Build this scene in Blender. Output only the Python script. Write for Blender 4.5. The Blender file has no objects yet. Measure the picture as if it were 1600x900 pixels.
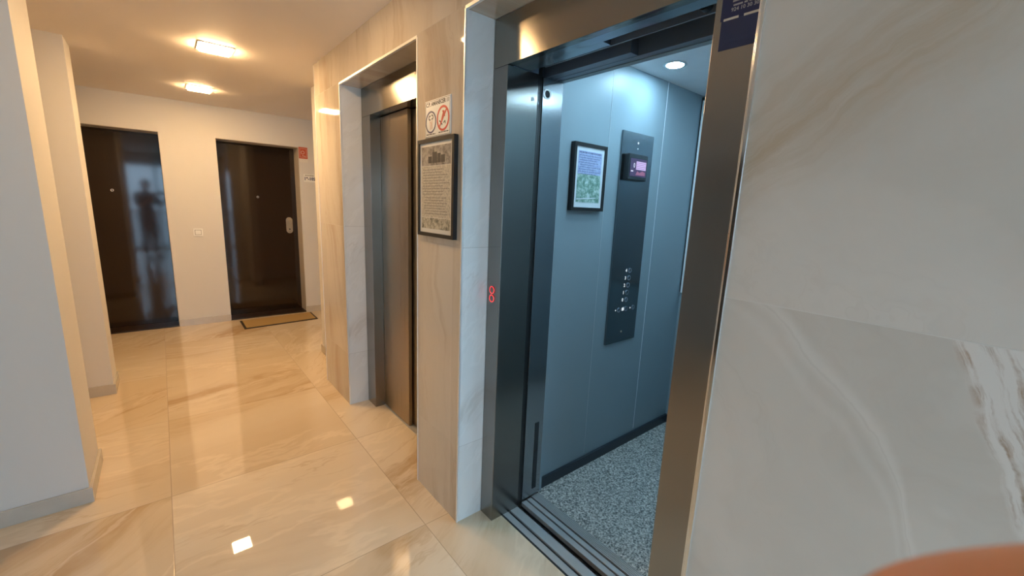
import bpy, bmesh, math, random
from mathutils import Vector, Matrix
random.seed(7)
SC = bpy.context.scene
COL = SC.collection

# ------------------------------------------------------------------ camera
H = 1.46
RC = ((0.77160938, -0.08946813, 0.62977331),      # columns of the camera: right, down, forward -> as rows below
      (-0.63477289, -0.17214278, 0.75327966),
      (0.04101641, -0.98100067, -0.18961892))
RIGHT = Vector((RC[0][0], RC[1][0], RC[2][0]))
DOWN = Vector((RC[0][1], RC[1][1], RC[2][1]))
FWD = Vector((RC[0][2], RC[1][2], RC[2][2]))
cam_d = bpy.data.cameras.new('camera')
cam = bpy.data.objects.new('camera', cam_d); COL.objects.link(cam)
cam_d.sensor_width = 36.0
cam_d.lens = 655.17 / 1600 * 36
cam_d.clip_start = 0.005; cam_d.clip_end = 200
cam_d.dof.use_dof = True; cam_d.dof.focus_distance = 2.4; cam_d.dof.aperture_fstop = 17
m = Matrix.Identity(4)
for i in range(3):
    m[i][0] = RIGHT[i]; m[i][1] = -DOWN[i]; m[i][2] = -FWD[i]
m[2][3] = H
cam.matrix_world = m
SC.camera = cam

# ------------------------------------------------------------------ light and exposure
VS = SC.view_settings
VS.view_transform = 'Standard'; VS.look = 'None'; VS.gamma = 1.0; VS.use_curve_mapping = False
VS.exposure = 0.0
SKY = (0.50, 0.75, 1.0); SKY_STRENGTH = 9.0       # daylight outside the glazed entrance behind the camera
LAMP = (1.0, 0.64, 0.31); LAMP_POWER = 16.5       # warm ceiling lamps
CAR_LAMP = (0.50, 0.80, 1.0); CAR_POWER = 3.9     # cold lamps in the lift car
w = bpy.data.worlds.new('world'); SC.world = w; w.use_nodes = True
bg = w.node_tree.nodes['Background']
bg.inputs[0].default_value = (*SKY, 1); bg.inputs[1].default_value = SKY_STRENGTH

def area(name, loc, rot, sx, sy, power=0, color=(1, 1, 1), portal=False):
    l = bpy.data.lights.new(name, 'AREA'); l.shape = 'RECTANGLE'; l.size = sx; l.size_y = sy
    l.energy = power; l.color = color
    if portal: l.cycles.is_portal = True
    o = bpy.data.objects.new(name, l); COL.objects.link(o); o.location = loc; o.rotation_euler = rot
    return o
area('entrance_daylight', (-0.025, -2.2, 1.1), (math.radians(90), 0, 0), 1.75, 2.1, portal=True)

# ------------------------------------------------------------------ node helpers
class NT:
    def __init__(s, name):
        s.m = bpy.data.materials.new(name); s.m.use_nodes = True
        s.t = s.m.node_tree; s.b = s.t.nodes['Principled BSDF']; s.out = s.t.nodes['Material Output']
    def n(s, typ, **kw):
        x = s.t.nodes.new(typ)
        for k, v in kw.items(): setattr(x, k, v)
        return x
    def put(s, sock, v):
        if isinstance(v, bpy.types.NodeSocket): s.t.links.new(v, sock)
        elif v is not None:
            if sock.type == 'RGBA' and len(v) == 3: v = (*v, 1)
            sock.default_value = v
    def math(s, op, a, b=None, c=None, clamp=False):
        x = s.n('ShaderNodeMath', operation=op, use_clamp=clamp)
        s.put(x.inputs[0], a)
        if b is not None: s.put(x.inputs[1], b)
        if c is not None: s.put(x.inputs[2], c)
        return x.outputs[0]
    def mix(s, f, a, b, mode='MIX'):
        x = s.n('ShaderNodeMix', data_type='RGBA', blend_type=mode)
        s.put(x.inputs['Factor'], f); s.put(x.inputs[6], a); s.put(x.inputs[7], b)
        return x.outputs[2]
    def noise(s, vec, scale, detail=4, rough=.55, dist=0.0):
        x = s.n('ShaderNodeTexNoise'); s.put(x.inputs['Vector'], vec)
        x.inputs['Scale'].default_value = scale; x.inputs['Detail'].default_value = detail
        x.inputs['Roughness'].default_value = rough; x.inputs['Distortion'].default_value = dist
        return x.outputs['Fac']
    def ramp(s, f, pts):
        x = s.n('ShaderNodeValToRGB'); s.put(x.inputs[0], f); r = x.color_ramp
        while len(r.elements) > 1: r.elements.remove(r.elements[-1])
        r.elements[0].position = pts[0][0]; r.elements[0].color = (*pts[0][1], 1)
        for p, c in pts[1:]:
            e = r.elements.new(p); e.color = (*c, 1)
        return x.outputs[0]
    def maprange(s, v, a, b, c=0., d=1., smooth=False):
        x = s.n('ShaderNodeMapRange', clamp=True)
        if smooth: x.interpolation_type = 'SMOOTHSTEP'
        s.put(x.inputs[0], v)
        for i, q in enumerate((a, b, c, d)): x.inputs[i + 1].default_value = q
        return x.outputs[0]
    def comb(s, x, y, z=0.0):
        c = s.n('ShaderNodeCombineXYZ')
        for i, q in enumerate((x, y, z)): s.put(c.inputs[i], q)
        return c.outputs[0]
    def pos(s):
        g = s.n('ShaderNodeTexCoord'); x = s.n('ShaderNodeSeparateXYZ')
        s.t.links.new(g.outputs['Object'], x.inputs[0]); return x.outputs
    def set(s, **kw):
        names = dict(color='Base Color', rough='Roughness', metal='Metallic', spec='Specular IOR Level', coat='Coat Weight',
                     coat_rough='Coat Roughness', trans='Transmission Weight', ior='IOR', emis='Emission Color',
                     emis_s='Emission Strength', sss='Subsurface Weight', alpha='Alpha')
        for k, v in kw.items(): s.put(s.b.inputs[names[k]], v)
        return s
    def bump(s, h, strength=.2, dist=.001):
        x = s.n('ShaderNodeBump'); x.inputs['Strength'].default_value = strength; x.inputs['Distance'].default_value = dist
        s.put(x.inputs['Height'], h); s.t.links.new(x.outputs[0], s.b.inputs['Normal'])

def plain(name, color, rough=.5, metal=0., var=.06, scale=9., **kw):
    N = NT(name); p = N.n('ShaderNodeTexCoord').outputs['Object']
    f = N.noise(p, scale, 3)
    c0 = tuple(min(1, c * (1 - var)) for c in color); c1 = tuple(min(1, c * (1 + var)) for c in color)
    N.set(color=N.mix(f, c0, c1), rough=rough, metal=metal, **kw)
    return N.m

def emitter(name, color, strength):
    N = NT(name); N.set(color=(0, 0, 0), emis=color, emis_s=strength, rough=.4); return N.m

def marble(name, plane, a0, b0, size=.9, light=(.70, .63, .54), mid=(.62, .55, .46), brown=(.44, .34, .24),
           joint=(.36, .28, .2), jw=.0011, angle=.9, rough=.06, contrast=1., extra=None, special=False, vscale=1., seed=0., spread=.9, warpk=1., line=1., band0=.52, bandv=6.5, spec=.5):
    """polished onyx-look porcelain tiles: each tile has its own veining; plane names the two axes the tiles are laid on"""
    N = NT(name); P = N.pos()
    ax = {'x': 0, 'y': 1, 'z': 2}
    a, b = P[ax[plane[0]]], P[ax[plane[1]]]
    ta = N.math('DIVIDE', N.math('SUBTRACT', a, a0), size); tb = N.math('DIVIDE', N.math('SUBTRACT', b, b0), size)
    ia, ib = N.math('FLOOR', ta), N.math('FLOOR', tb)
    wn = N.n('ShaderNodeTexWhiteNoise', noise_dimensions='3D')
    N.t.links.new(N.comb(N.math('ADD', ia, 17.3 + seed), N.math('ADD', ib, 5.1), 2.), wn.inputs['Vector'])
    rnd = wn.outputs['Value']
    off = N.n('ShaderNodeVectorMath', operation='SCALE'); N.t.links.new(wn.outputs['Color'], off.inputs[0]); off.inputs['Scale'].default_value = 9.
    # rotate the plane a little differently in every tile
    ang = N.math('ADD', N.math('MULTIPLY', rnd, spread), angle - spread / 2)
    ca, sa = N.math('COSINE', ang), N.math('SINE', ang)
    u = N.math('ADD', N.math('MULTIPLY', a, ca), N.math('MULTIPLY', b, sa))
    v = N.math('SUBTRACT', N.math('MULTIPLY', b, ca), N.math('MULTIPLY', a, sa))
    def vec(su, sv):
        x = N.n('ShaderNodeVectorMath', operation='ADD')
        N.t.links.new(N.comb(N.math('MULTIPLY', u, su), N.math('MULTIPLY', v, sv), 0.), x.inputs[0]); N.t.links.new(off.outputs[0], x.inputs[1])
        return x.outputs[0]
    warp = N.noise(vec(1.1, 1.1), 1.6 * vscale, 5, .55)
    def wvec(su, sv, k):
        x = N.n('ShaderNodeVectorMath', operation='ADD')
        N.t.links.new(N.comb(N.math('MULTIPLY', u, su), N.math('ADD', N.math('MULTIPLY', v, sv), N.math('MULTIPLY', warp, k * warpk)), 0.), x.inputs[0])
        N.t.links.new(off.outputs[0], x.inputs[1]); return x.outputs[0]
    broad = N.noise(wvec(.5, 1.8, 1.6), 1.2 * vscale, 5, .5)
    band = N.noise(wvec(.45, bandv, 1.08 * bandv), 1.0 * vscale, 6, .62)
    cloud = N.noise(vec(1, 1), 2.3, 4, .5)
    col = N.mix(N.maprange(broad, .35, .68, 0, 1), light, mid)
    col = N.mix(N.math('MULTIPLY', N.maprange(band, band0, band0 + .19, 0, .8 * contrast, True), N.maprange(cloud, .40, .58, .25 if band0 < .5 else 0, 1, True)), col, brown)
    # thin pale and dark veins
    rid = N.math('ABSOLUTE', N.math('SUBTRACT', N.noise(wvec(.7, 2.4, 2.2), 1.3 * vscale, 6, .6), .5))
    pale = N.maprange(rid, .0, .022, .55 * contrast * line, 0., True)
    col = N.mix(pale, col, tuple(min(1, c * 1.15) for c in light))
    rid2 = N.math('ABSOLUTE', N.math('SUBTRACT', N.noise(wvec(.6, 3.3, 3.2), 1.1 * vscale, 6, .65), .47))
    dark = N.math('MULTIPLY', N.maprange(rid2, .0, .012, .35 * contrast, 0., True), N.maprange(cloud, .45, .6, 0, 1))
    col = N.mix(dark, col, brown)
    if special: col = special(N, P, col)
    fa = N.math('ABSOLUTE', N.math('SUBTRACT', N.math('FRACT', N.math('ADD', ta, .5)), .5))
    fb = N.math('ABSOLUTE', N.math('SUBTRACT', N.math('FRACT', N.math('ADD', tb, .5)), .5))
    d = N.math('MULTIPLY', N.math('MINIMUM', fa, fb), size)
    if extra is not None:                             # one more cut, at a given value of an axis
        for axis, val in extra:
            d = N.math('MINIMUM', d, N.math('ABSOLUTE', N.math('SUBTRACT', P[ax[axis]], val)))
    j = N.maprange(d, jw * .8, jw * 1.6, 1., 0.)
    col = N.mix(j, col, joint)
    N.set(color=col, rough=N.math('ADD', N.math('MULTIPLY', j, .4), rough), spec=spec)
    N.bump(N.math('SUBTRACT', 1., j), .25, .0006)
    return N.m

def right_wall_veins(N, P, col):
    """the veins seen on the two tiles beside the lift"""
    y, z = P[1], P[2]
    near = N.math('LESS_THAN', y, .401)
    up = N.math('MULTIPLY', near, N.math('GREATER_THAN', z, 1.286)); lo = N.math('MULTIPLY', near, N.math('LESS_THAN', z, 1.286))
    pv = N.comb(0., y, z)
    w1 = N.noise(pv, 5., 5, .6)
    ds = N.math('MULTIPLY', N.math('SUBTRACT', N.math('ADD', z, N.math('MULTIPLY', y, .8)), 1.86), .78)      # across the streak
    dl = N.math('MULTIPLY', N.math('SUBTRACT', y, N.math('MULTIPLY', z, .8)), .78)
    dsw = N.math('ADD', ds, N.math('MULTIPLY', N.math('SUBTRACT', w1, .5), .09))
    streak = N.noise(N.comb(N.math('MULTIPLY', dl, 5.), N.math('MULTIPLY', dsw, 42.), 3.), 1., 6, .6)
    env = N.math('MULTIPLY', N.maprange(dsw, -.13, .01, 0, 1, True), N.maprange(dsw, .0, .20, 1, 0, True))
    m1 = N.math('MULTIPLY', up, N.math('MULTIPLY', env, N.maprange(streak, .3, .65, .35, .95)))
    col = N.mix(m1, col, (.50, .40, .29))
    fine = N.math('MULTIPLY', up, N.math('MULTIPLY', N.maprange(N.math('ABSOLUTE', N.math('ADD', dsw, .012)), 0, .005, 1, 0), .12))
    col = N.mix(fine, col, (.78, .70, .62))
    def curve(pts):
        x = N.n('ShaderNodeFloatCurve'); c = x.mapping.curves[0]
        for i, (px, py) in enumerate(pts):
            if i < 2: c.points[i].location = (px, py)
            else: c.points.new(px, py)
        x.mapping.update(); return x
    def along(pts):            # pts: (y, z) with y in -.1 ... .4
        cv = curve([((q[0] + .1) / .5, q[1] - .6) for q in pts])
        N.put(cv.inputs['Value'], N.math('DIVIDE', N.math('ADD', y, .1), .5))
        return N.math('ADD', cv.outputs[0], .6)
    wob = N.math('MULTIPLY', N.math('SUBTRACT', N.noise(pv, 11., 5, .6), .5), .05)
    zc = along([(-.1, .62), (.034, .922), (.069, 1.036), (.136, 1.127), (.216, 1.199), (.293, 1.277), (.4, 1.34)])
    d = N.math('ADD', N.math('SUBTRACT', z, zc), wob)
    v1 = N.maprange(N.math('ABSOLUTE', d), .0, .035, .42, 0., True)
    col = N.mix(N.math('MULTIPLY', lo, v1), col, (.80, .76, .70))
    v2 = N.maprange(N.math('ABSOLUTE', N.math('ADD', d, .006)), .0, .005, .22, 0., True)
    col = N.mix(N.math('MULTIPLY', lo, v2), col, (.50, .45, .39))
    v3 = N.maprange(N.math('ABSOLUTE', N.math('ADD', d, .06)), .0, .025, .25, 0., True)
    col = N.mix(N.math('MULTIPLY', lo, v3), col, (.76, .72, .66))
    # brown striation at the frame's right border, following a curve that runs down
    yc = N.math('SUBTRACT', .022, N.math('MULTIPLY', N.math('SUBTRACT', 1.286, z), .42))
    e = N.math('ADD', N.math('SUBTRACT', y, yc), N.math('MULTIPLY', wob, .6))
    env2 = N.math('MULTIPLY', N.maprange(e, -.10, -.05, 0, 1, True), N.maprange(e, .012, .03, 1, 0, True))
    st = N.noise(N.comb(N.math('MULTIPLY', e, 75.), N.math('MULTIPLY', z, 6.), 1.), 1., 6, .65)
    blot = N.noise(pv, 26., 4, .6)
    col = N.mix(N.math('MULTIPLY', lo, N.math('MULTIPLY', env2, .8)), col, (.78, .73, .67))
    col = N.mix(N.math('MULTIPLY', N.math('MULTIPLY', lo, env2), N.math('MULTIPLY', N.maprange(st, .46, .60, 0, .95), N.maprange(blot, .38, .56, .3, 1))), col, (.42, .30, .21))
    return col

def steel(name, color=(.60, .58, .55), rough=.27, axis='z', strength=.12):
    """brushed stainless steel, the grain runs along the given axis"""
    N = NT(name); P = N.pos()
    sc = {'x': (.6, 120, 120), 'y': (120, .6, 120), 'z': (120, 120, .6)}[axis]
    v = N.comb(N.math('MULTIPLY', P[0], sc[0]), N.math('MULTIPLY', P[1], sc[1]), N.math('MULTIPLY', P[2], sc[2]))
    f = N.noise(v, 1., 3, .6)
    N.set(color=N.mix(f, tuple(c * .985 for c in color), color), metal=1., rough=N.maprange(f, .3, .7, rough - .008, rough + .012))
    tg = N.n('ShaderNodeTangent', direction_type='RADIAL', axis='Z'); N.t.links.new(tg.outputs[0], N.b.inputs['Tangent'])
    N.b.inputs['Anisotropic'].default_value = .8; N.b.inputs['Anisotropic Rotation'].default_value = 0. if axis == 'z' else .25
    return N.m

# ------------------------------------------------------------------ materials
M = {}
def wallpaint(name, color):
    N = NT(name); p = N.n('ShaderNodeTexCoord').outputs['Object']
    f = N.noise(p, 2.2, 4); g = N.noise(p, 260., 2)
    N.set(color=N.mix(f, tuple(c * .96 for c in color), color), rough=.62, spec=.35); N.bump(g, .12, .0006); return N.m
M['paint'] = wallpaint('painted_plaster', (.76, .735, .695))
M['ceiling'] = wallpaint('ceiling_paint', (.95, .87, .79))
M['floor'] = marble('polished_floor_tiles', 'xy', -.084, 2.43 - .9 * 4, light=(.80, .68, .52), mid=(.70, .55, .37), brown=(.50, .33, .17),
                    joint=(.36, .25, .15), jw=.0012, angle=.5, rough=.018, contrast=1., spread=1.3, warpk=.32, line=.7, vscale=.6, band0=.49, bandv=5., spec=.95)
M['wall_x'] = marble('marble_wall_tiles', 'yz', 1.52 - .9 * 3, .386 - .9, light=(.66, .595, .50), mid=(.56, .49, .395), brown=(.44, .34, .24),
                     joint=(.42, .37, .31), jw=.0007, angle=1.50, rough=.045, spec=.8, contrast=.8, spread=.2, warpk=.25, line=.15, vscale=1.1, band0=.46)
M['wall_r'] = marble('marble_wall_tiles_near', 'yz', .401 - 1.8, 1.286 - 1.8, light=(.70, .645, .575), mid=(.61, .56, .49), brown=(.48, .40, .33),
                     joint=(.68, .64, .58), jw=.0009, angle=.7, rough=.10, contrast=.25, line=.2, special=right_wall_veins)
M['wall_y'] = marble('marble_jamb_tiles_lit', 'xz', .5, .386 - .9, light=(.80, .79, .77), mid=(.74, .73, .70), brown=(.47, .42, .36),
                     joint=(.45, .42, .38), jw=.0007, angle=1.1, rough=.05, contrast=.6, line=.8, warpk=.35, vscale=.8, band0=.5, bandv=5., spec=.7)  # same marble made paler and cooler, light on the jambs put into its colour
M['base'] = plain('skirting_tile', (.58, .53, .46), .15, scale=14, var=.12)
M['steel'] = steel('brushed_steel_upright', (.29, .275, .258), .24, 'z')
M['steel_h'] = steel('brushed_steel_header', (.29, .265, .23), .19, 'y')
M['steel_door'] = steel('brushed_steel_door', (.42, .35, .265), .28, 'z')
M['steel_car'] = steel('brushed_steel_panel', (.42, .44, .46), .24, 'z')
M['steel_rev'] = steel('brushed_steel_reveal', (.40, .42, .44), .24, 'z')
M['chrome'] = plain('polished_chrome', (.80, .79, .77), .12, 1.)
M['trim'] = plain('satin_corner_strip', (.88, .87, .84), .38, .55, var=.02)
M['alu'] = plain('grooved_aluminium', (.50, .51, .51), .34, .35, var=.08, scale=30)
M['rubber'] = plain('black_rubber', (.005, .005, .006), .5)
M['groove'] = plain('dark_groove', (.02, .02, .022), .6)
M['gloss_dark'] = plain('dark_edge', (.02, .022, .026), .2)
M['track'] = plain('dark_track_metal', (.15, .19, .25), .38, .2)
M['track_light'] = plain('galvanised_track', (.28, .34, .42), .35, .3)
N = NT('dark_lacquered_door'); P = N.pos()
g = N.noise(N.comb(N.math('MULTIPLY', P[0], 40.), 0., N.math('MULTIPLY', P[2], 1.6)), 1., 5, .6)
N.set(color=(.022, .012, .0065), rough=.07, spec=.55)
M['door'] = N.m
M['door_frame'] = plain('grey_brown_reveal', (.66, .60, .53), .4)
M['print_dark'] = plain('dark_grey_print', (.06, .055, .05), .5)
M['threshold'] = plain('dark_threshold', (.03, .018, .011), .3)
M['car_wall'] = plain('blue_grey_laminate', (.25, .325, .365), .42, 0., var=.03, scale=3.)
M['car_ceiling'] = plain('white_car_ceiling', (.84, .87, .90), .4)
M['seam'] = plain('bright_seam_profile', (.80, .86, .90), .35, .1)
M['seam_dark'] = plain('grey_seam', (.42, .48, .52), .4)
M['car_skirt'] = plain('dark_blue_skirting', (.025, .033, .045), .35)
M['mirror'] = plain('mirror_glass', (.85, .88, .9), .02, 1., var=0.)
N = NT('speckled_grey_carpet'); p = N.n('ShaderNodeTexCoord').outputs['Object']
f = N.noise(p, 120., 2, .7); f2 = N.noise(p, 330., 2, .7)
c = N.ramp(f, [(.36, (.04, .04, .038)), (.46, (.28, .27, .25)), (.55, (.56, .54, .50)), (.66, (.92, .88, .82))])
N.set(color=N.mix(.3, c, N.ramp(f2, [(.35, (.05, .06, .06)), (.65, (.6, .64, .64))])), rough=.95, spec=.1); N.bump(f, .8, .004); M['carpet'] = N.m
M['black_frame'] = plain('black_frame_wood', (.016, .016, .017), .32)
M['paper'] = plain('white_paper', (.80, .77, .70), .5, var=.02)
M['paper_cool'] = plain('white_paper_cool', (.72, .78, .82), .4, var=.02)
M['ink'] = plain('ink_and_gap_shade', (.30, .27, .22), .5)
M['ink_blue'] = plain('blue_ink', (.16, .18, .32), .5)
M['navy'] = plain('navy_print', (.03, .03, .10), .4)
M['black'] = plain('black_print', (.02, .02, .02), .4)
M['red'] = plain('red_print', (.62, .055, .03), .4)
M['red_sign'] = plain('red_sign', (.60, .10, .04), .4)
M['white'] = plain('white_plastic', (.93, .92, .88), .25)
M['green'] = plain('green_print', (.16, .30, .20), .5)
M['skin_print'] = plain('pink_print', (.70, .45, .35), .5)
M['sticker'] = plain('navy_sticker', (.018, .026, .115), .35)
M['sticker_low'] = plain('navy_sticker_lower', (.026, .042, .135), .35)
M['sticker_text'] = plain('pale_sticker_print', (.42, .45, .52), .4)
M['sticker_bar'] = plain('white_sticker_bar', (.72, .74, .72), .4)
M['cop'] = steel('control_panel_steel', (.23, .265, .29), .22, 'z', .05)
M['dark_plastic'] = plain('dark_plastic_housing', (.02, .024, .028), .22)
M['satin'] = plain('satin_nickel', (.62, .56, .47), .28, .8)
M['ring'] = emitter('red_ring_light', (1., .045, .05), 1.6)
M['lampglass'] = emitter('lamp_diffuser', LAMP, 1.)
M['num'] = emitter('lit_numeral', (.75, .85, .9), .9)
M['coir'] = plain('coir_pile', (.42, .27, .10), .95, var=.25, scale=160.)
M['coir_edge'] = plain('dark_rubber_border', (.045, .028, .014), .7)
N = NT('gray_landscape_print'); P = N.n('ShaderNodeTexCoord').outputs['Object']
f = N.noise(P, 34., 5, .7); M['print_photo'] = N.set(color=N.ramp(f, [(.35, (.10, .09, .075)), (.5, (.30, .27, .24)), (.66, (.48, .44, .38))]), rough=.5).m
N = NT('site_plan_print'); P = N.n('ShaderNodeTexCoord').outputs['Object']
f = N.noise(P, 60., 5, .75); M['print_map'] = N.set(color=N.ramp(f, [(.38, (.16, .15, .11)), (.5, (.48, .43, .32)), (.6, (.62, .58, .46))]), rough=.5).m
N = NT('notice_print'); P = N.n('ShaderNodeTexCoord').outputs['Object']
f = N.noise(P, 90., 4, .7); M['print_text'] = N.set(color=N.ramp(f, [(.38, (.44, .40, .32)), (.62, (.68, .62, .50))]), rough=.5).m
N = NT('aerial_view_print'); P = N.n('ShaderNodeTexCoord').outputs['Object']
f = N.noise(P, 45., 5, .75); M['print_green'] = N.set(color=N.ramp(f, [(.36, (.10, .22, .17)), (.5, (.24, .40, .33)), (.64, (.58, .70, .68))]), rough=.4).m
N = NT('violet_text_block'); P = N.n('ShaderNodeTexCoord').outputs['Object']
f = N.noise(P, 80., 4, .7); M['print_violet'] = N.set(color=N.ramp(f, [(.4, (.30, .36, .62)), (.62, (.46, .54, .74))]), rough=.4).m
N = NT('skin'); P = N.n('ShaderNodeTexCoord').outputs['Object']
f = N.noise(P, 60., 4); N.set(color=N.mix(f, (.80, .29, .12), (.90, .38, .18)), rough=.5, sss=.15); N.bump(N.noise(P, 900., 3), .3, .0004); M['skin'] = N.m
M['hair'] = plain('dark_hair', (.03, .02, .015), .6, var=.4, scale=80)
M['shirt'] = plain('dark_shirt_cloth', (.05, .055, .07), .85, var=.2, scale=30)
M['trousers'] = plain('dark_trouser_cloth', (.04, .045, .06), .85, var=.2, scale=30)
M['shoe'] = plain('shoe_leather', (.03, .025, .02), .4)
M['phone'] = plain('phone_shell', (.03, .03, .035), .25)
M['outdoor'] = plain('paved_ground', (.55, .55, .55), .8, var=.2, scale=3)
M['hedge'] = plain('hedge_leaves', (.10, .17, .06), .8, var=.6, scale=12)
N = NT('clear_glass'); N.set(color=(1, 1, 1), rough=0., ior=1.45, trans=1.)
gl = N.n('ShaderNodeBsdfTransparent'); gg = N.n('ShaderNodeBsdfGlossy'); gg.inputs['Roughness'].default_value = .02
mx = N.n('ShaderNodeMixShader'); mx.inputs[0].default_value = .07
N.t.links.new(gl.outputs[0], mx.inputs[1]); N.t.links.new(gg.outputs[0], mx.inputs[2]); N.t.links.new(mx.outputs[0], N.out.inputs[0]); M['glass'] = N.m

# ------------------------------------------------------------------ mesh helpers
class MB:
    def __init__(s): s.bm = bmesh.new()
    def box(s, x0, x1, y0, y1, z0, z1):
        v = [s.bm.verts.new((x, y, z)) for z in (z0, z1) for y in (y0, y1) for x in (x0, x1)]
        for f in ((0, 2, 3, 1), (4, 5, 7, 6), (0, 1, 5, 4), (2, 6, 7, 3), (0, 4, 6, 2), (1, 3, 7, 5)):
            s.bm.faces.new([v[i] for i in f])
        return s
    def cyl(s, c, axis, r, h, seg=24, r2=None):
        """cylinder or cone frustum from point c along a direction, length h"""
        a = Vector(axis).normalized(); q = a.to_track_quat('Z', 'Y').to_matrix(); c = Vector(c)
        r2 = r if r2 is None else r2
        lo = [s.bm.verts.new(c + q @ Vector((r * math.cos(t), r * math.sin(t), 0))) for t in [2 * math.pi * i / seg for i in range(seg)]]
        hi = [s.bm.verts.new(c + q @ Vector((r2 * math.cos(t), r2 * math.sin(t), h))) for t in [2 * math.pi * i / seg for i in range(seg)]]
        for i in range(seg): s.bm.faces.new((lo[i], lo[(i + 1) % seg], hi[(i + 1) % seg], hi[i]))
        s.bm.faces.new(lo[::-1]); s.bm.faces.new(hi); return s
    def ring(s, c, axis, r, t, h, seg=40):
        """flat annulus of outer radius r and band t, thickness h"""
        a = Vector(axis).normalized(); q = a.to_track_quat('Z', 'Y').to_matrix(); c = Vector(c); L = []
        for rr, hh in ((r, 0), (r, h), (r - t, h), (r - t, 0)):
            L.append([s.bm.verts.new(c + q @ Vector((rr * math.cos(2 * math.pi * i / seg), rr * math.sin(2 * math.pi * i / seg), hh))) for i in range(seg)])
        for k in range(4):
            A, B = L[k], L[(k + 1) % 4]
            for i in range(seg): s.bm.faces.new((A[i], A[(i + 1) % seg], B[(i + 1) % seg], B[i]))
        return s
    def prism(s, pts, vec):
        """closed polygon (3-D points) pushed along a vector"""
        vec = Vector(vec); lo = [s.bm.verts.new(p) for p in pts]; hi = [s.bm.verts.new(Vector(p) + vec) for p in pts]; n = len(pts)
        for i in range(n): s.bm.faces.new((lo[i], lo[(i + 1) % n], hi[(i + 1) % n], hi[i]))
        s.bm.faces.new(lo[::-1]); s.bm.faces.new(hi); return s

def tag(o, label=None, cat=None, group=None, kind=None):
    if label: o['label'] = label
    if cat: o['category'] = cat
    if group: o['group'] = group
    if kind: o['kind'] = kind
    return o

def build(name, mb, mat, parent=None, bevel=0., smooth=False, label=None, cat=None, group=None, kind=None, seg=2):
    bm = mb.bm; bmesh.ops.recalc_face_normals(bm, faces=bm.faces)
    org = Vector((0, 0, 0))
    me = bpy.data.meshes.new(name); bm.to_mesh(me); bm.free()
    mats = mat if isinstance(mat, (list, tuple)) else [mat]
    for q in mats: me.materials.append(q)
    o = bpy.data.objects.new(name, me); COL.objects.link(o)
    if parent is not None:
        o.parent = parent; o.matrix_parent_inverse = wmat(parent).inverted()
    if smooth:
        for p in me.polygons: p.use_smooth = True
    if bevel:
        b = o.modifiers.new('bevel', 'BEVEL'); b.width = bevel; b.segments = seg; b.limit_method = 'ANGLE'; b.angle_limit = math.radians(40)
    return tag(o, label, cat, group, kind)

def wmat(o):
    mm = Matrix.Translation(o.location)
    return (wmat(o.parent) @ o.matrix_parent_inverse @ mm) if o.parent else mm

def thing(name, loc, label, cat, group=None, kind=None):
    o = bpy.data.objects.new(name, None); COL.objects.link(o); o.location = loc; o.empty_display_size = .05
    return tag(o, label, cat, group, kind)

def text_mesh(name, s, size, mat, place, parent, depth=.0004, bold=0., align='CENTER', sx=1.):
    """lettering as a mesh; place maps (across, up, out) to the world"""
    cu = bpy.data.curves.new(name, 'FONT'); cu.body = s; cu.size = size; cu.align_x = align; cu.align_y = 'CENTER'
    cu.extrude = depth / 2; cu.offset = bold; cu.resolution_u = 2
    tmp = bpy.data.objects.new(name + '_curve', cu); COL.objects.link(tmp)
    dg = bpy.context.evaluated_depsgraph_get(); me = bpy.data.meshes.new_from_object(tmp.evaluated_get(dg)); me.name = name
    bpy.data.objects.remove(tmp, do_unlink=True); bpy.data.curves.remove(cu)
    for v in me.vertices: v.co = place(v.co.x * sx, v.co.y, v.co.z)
    me.materials.clear(); me.materials.append(mat)
    o = bpy.data.objects.new(name, me); COL.objects.link(o); o.parent = parent; o.matrix_parent_inverse = wmat(parent).inverted()
    return o

# ------------------------------------------------------------------ key measures (metres; x into the lifts, y along the hall, z up)
XW, XS = .938, 1.074
YF, YD = 5.80, 6.03
CZ = 2.40
XP = -.379
BACK = -2.2; LEFT = -2.3
NZ, GZ = 2.174, 1.995          # niche head, steel header underside

def struct(name, mb, mat, label=None, **k):
    return build(name, mb, mat, kind='structure', label=label, **k)

# ------------------------------------------------------------------ structure
fl = MB()
fl.box(LEFT - .2, 1.135, BACK - .1, 6.35, -.06, 0)
fl.box(1.135, 3.2, 1.9, 6.35, -.06, 0)
struct('floor', fl, M['floor'], 'polished beige marble-look tiled floor of the landing')
ce = MB(); ce.box(LEFT - .2, 3.4, BACK - .2, 6.35, CZ, CZ + .12)
struct('ceiling', ce, M['ceiling'], 'smooth painted ceiling of the landing')

# far wall with two door recesses
D1 = (-.83, .05); D2 = (.53, 1.36); DZ = 2.067
fw = MB()
for a, b in ((LEFT - .2, D1[0]), (D1[1], D2[0]), (D2[1], 3.2)): fw.box(a, b, YF, YF + .25, 0, CZ)
for a, b in (D1, D2): fw.box(a, b, YF, YF + .25, DZ, CZ)
fw.box(LEFT - .2, 3.2, YD + .05, YD + .12, 0, CZ)
struct('wall_far', fw, M['paint'], 'plain painted wall at the far end holding the two dark flat doors')

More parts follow.
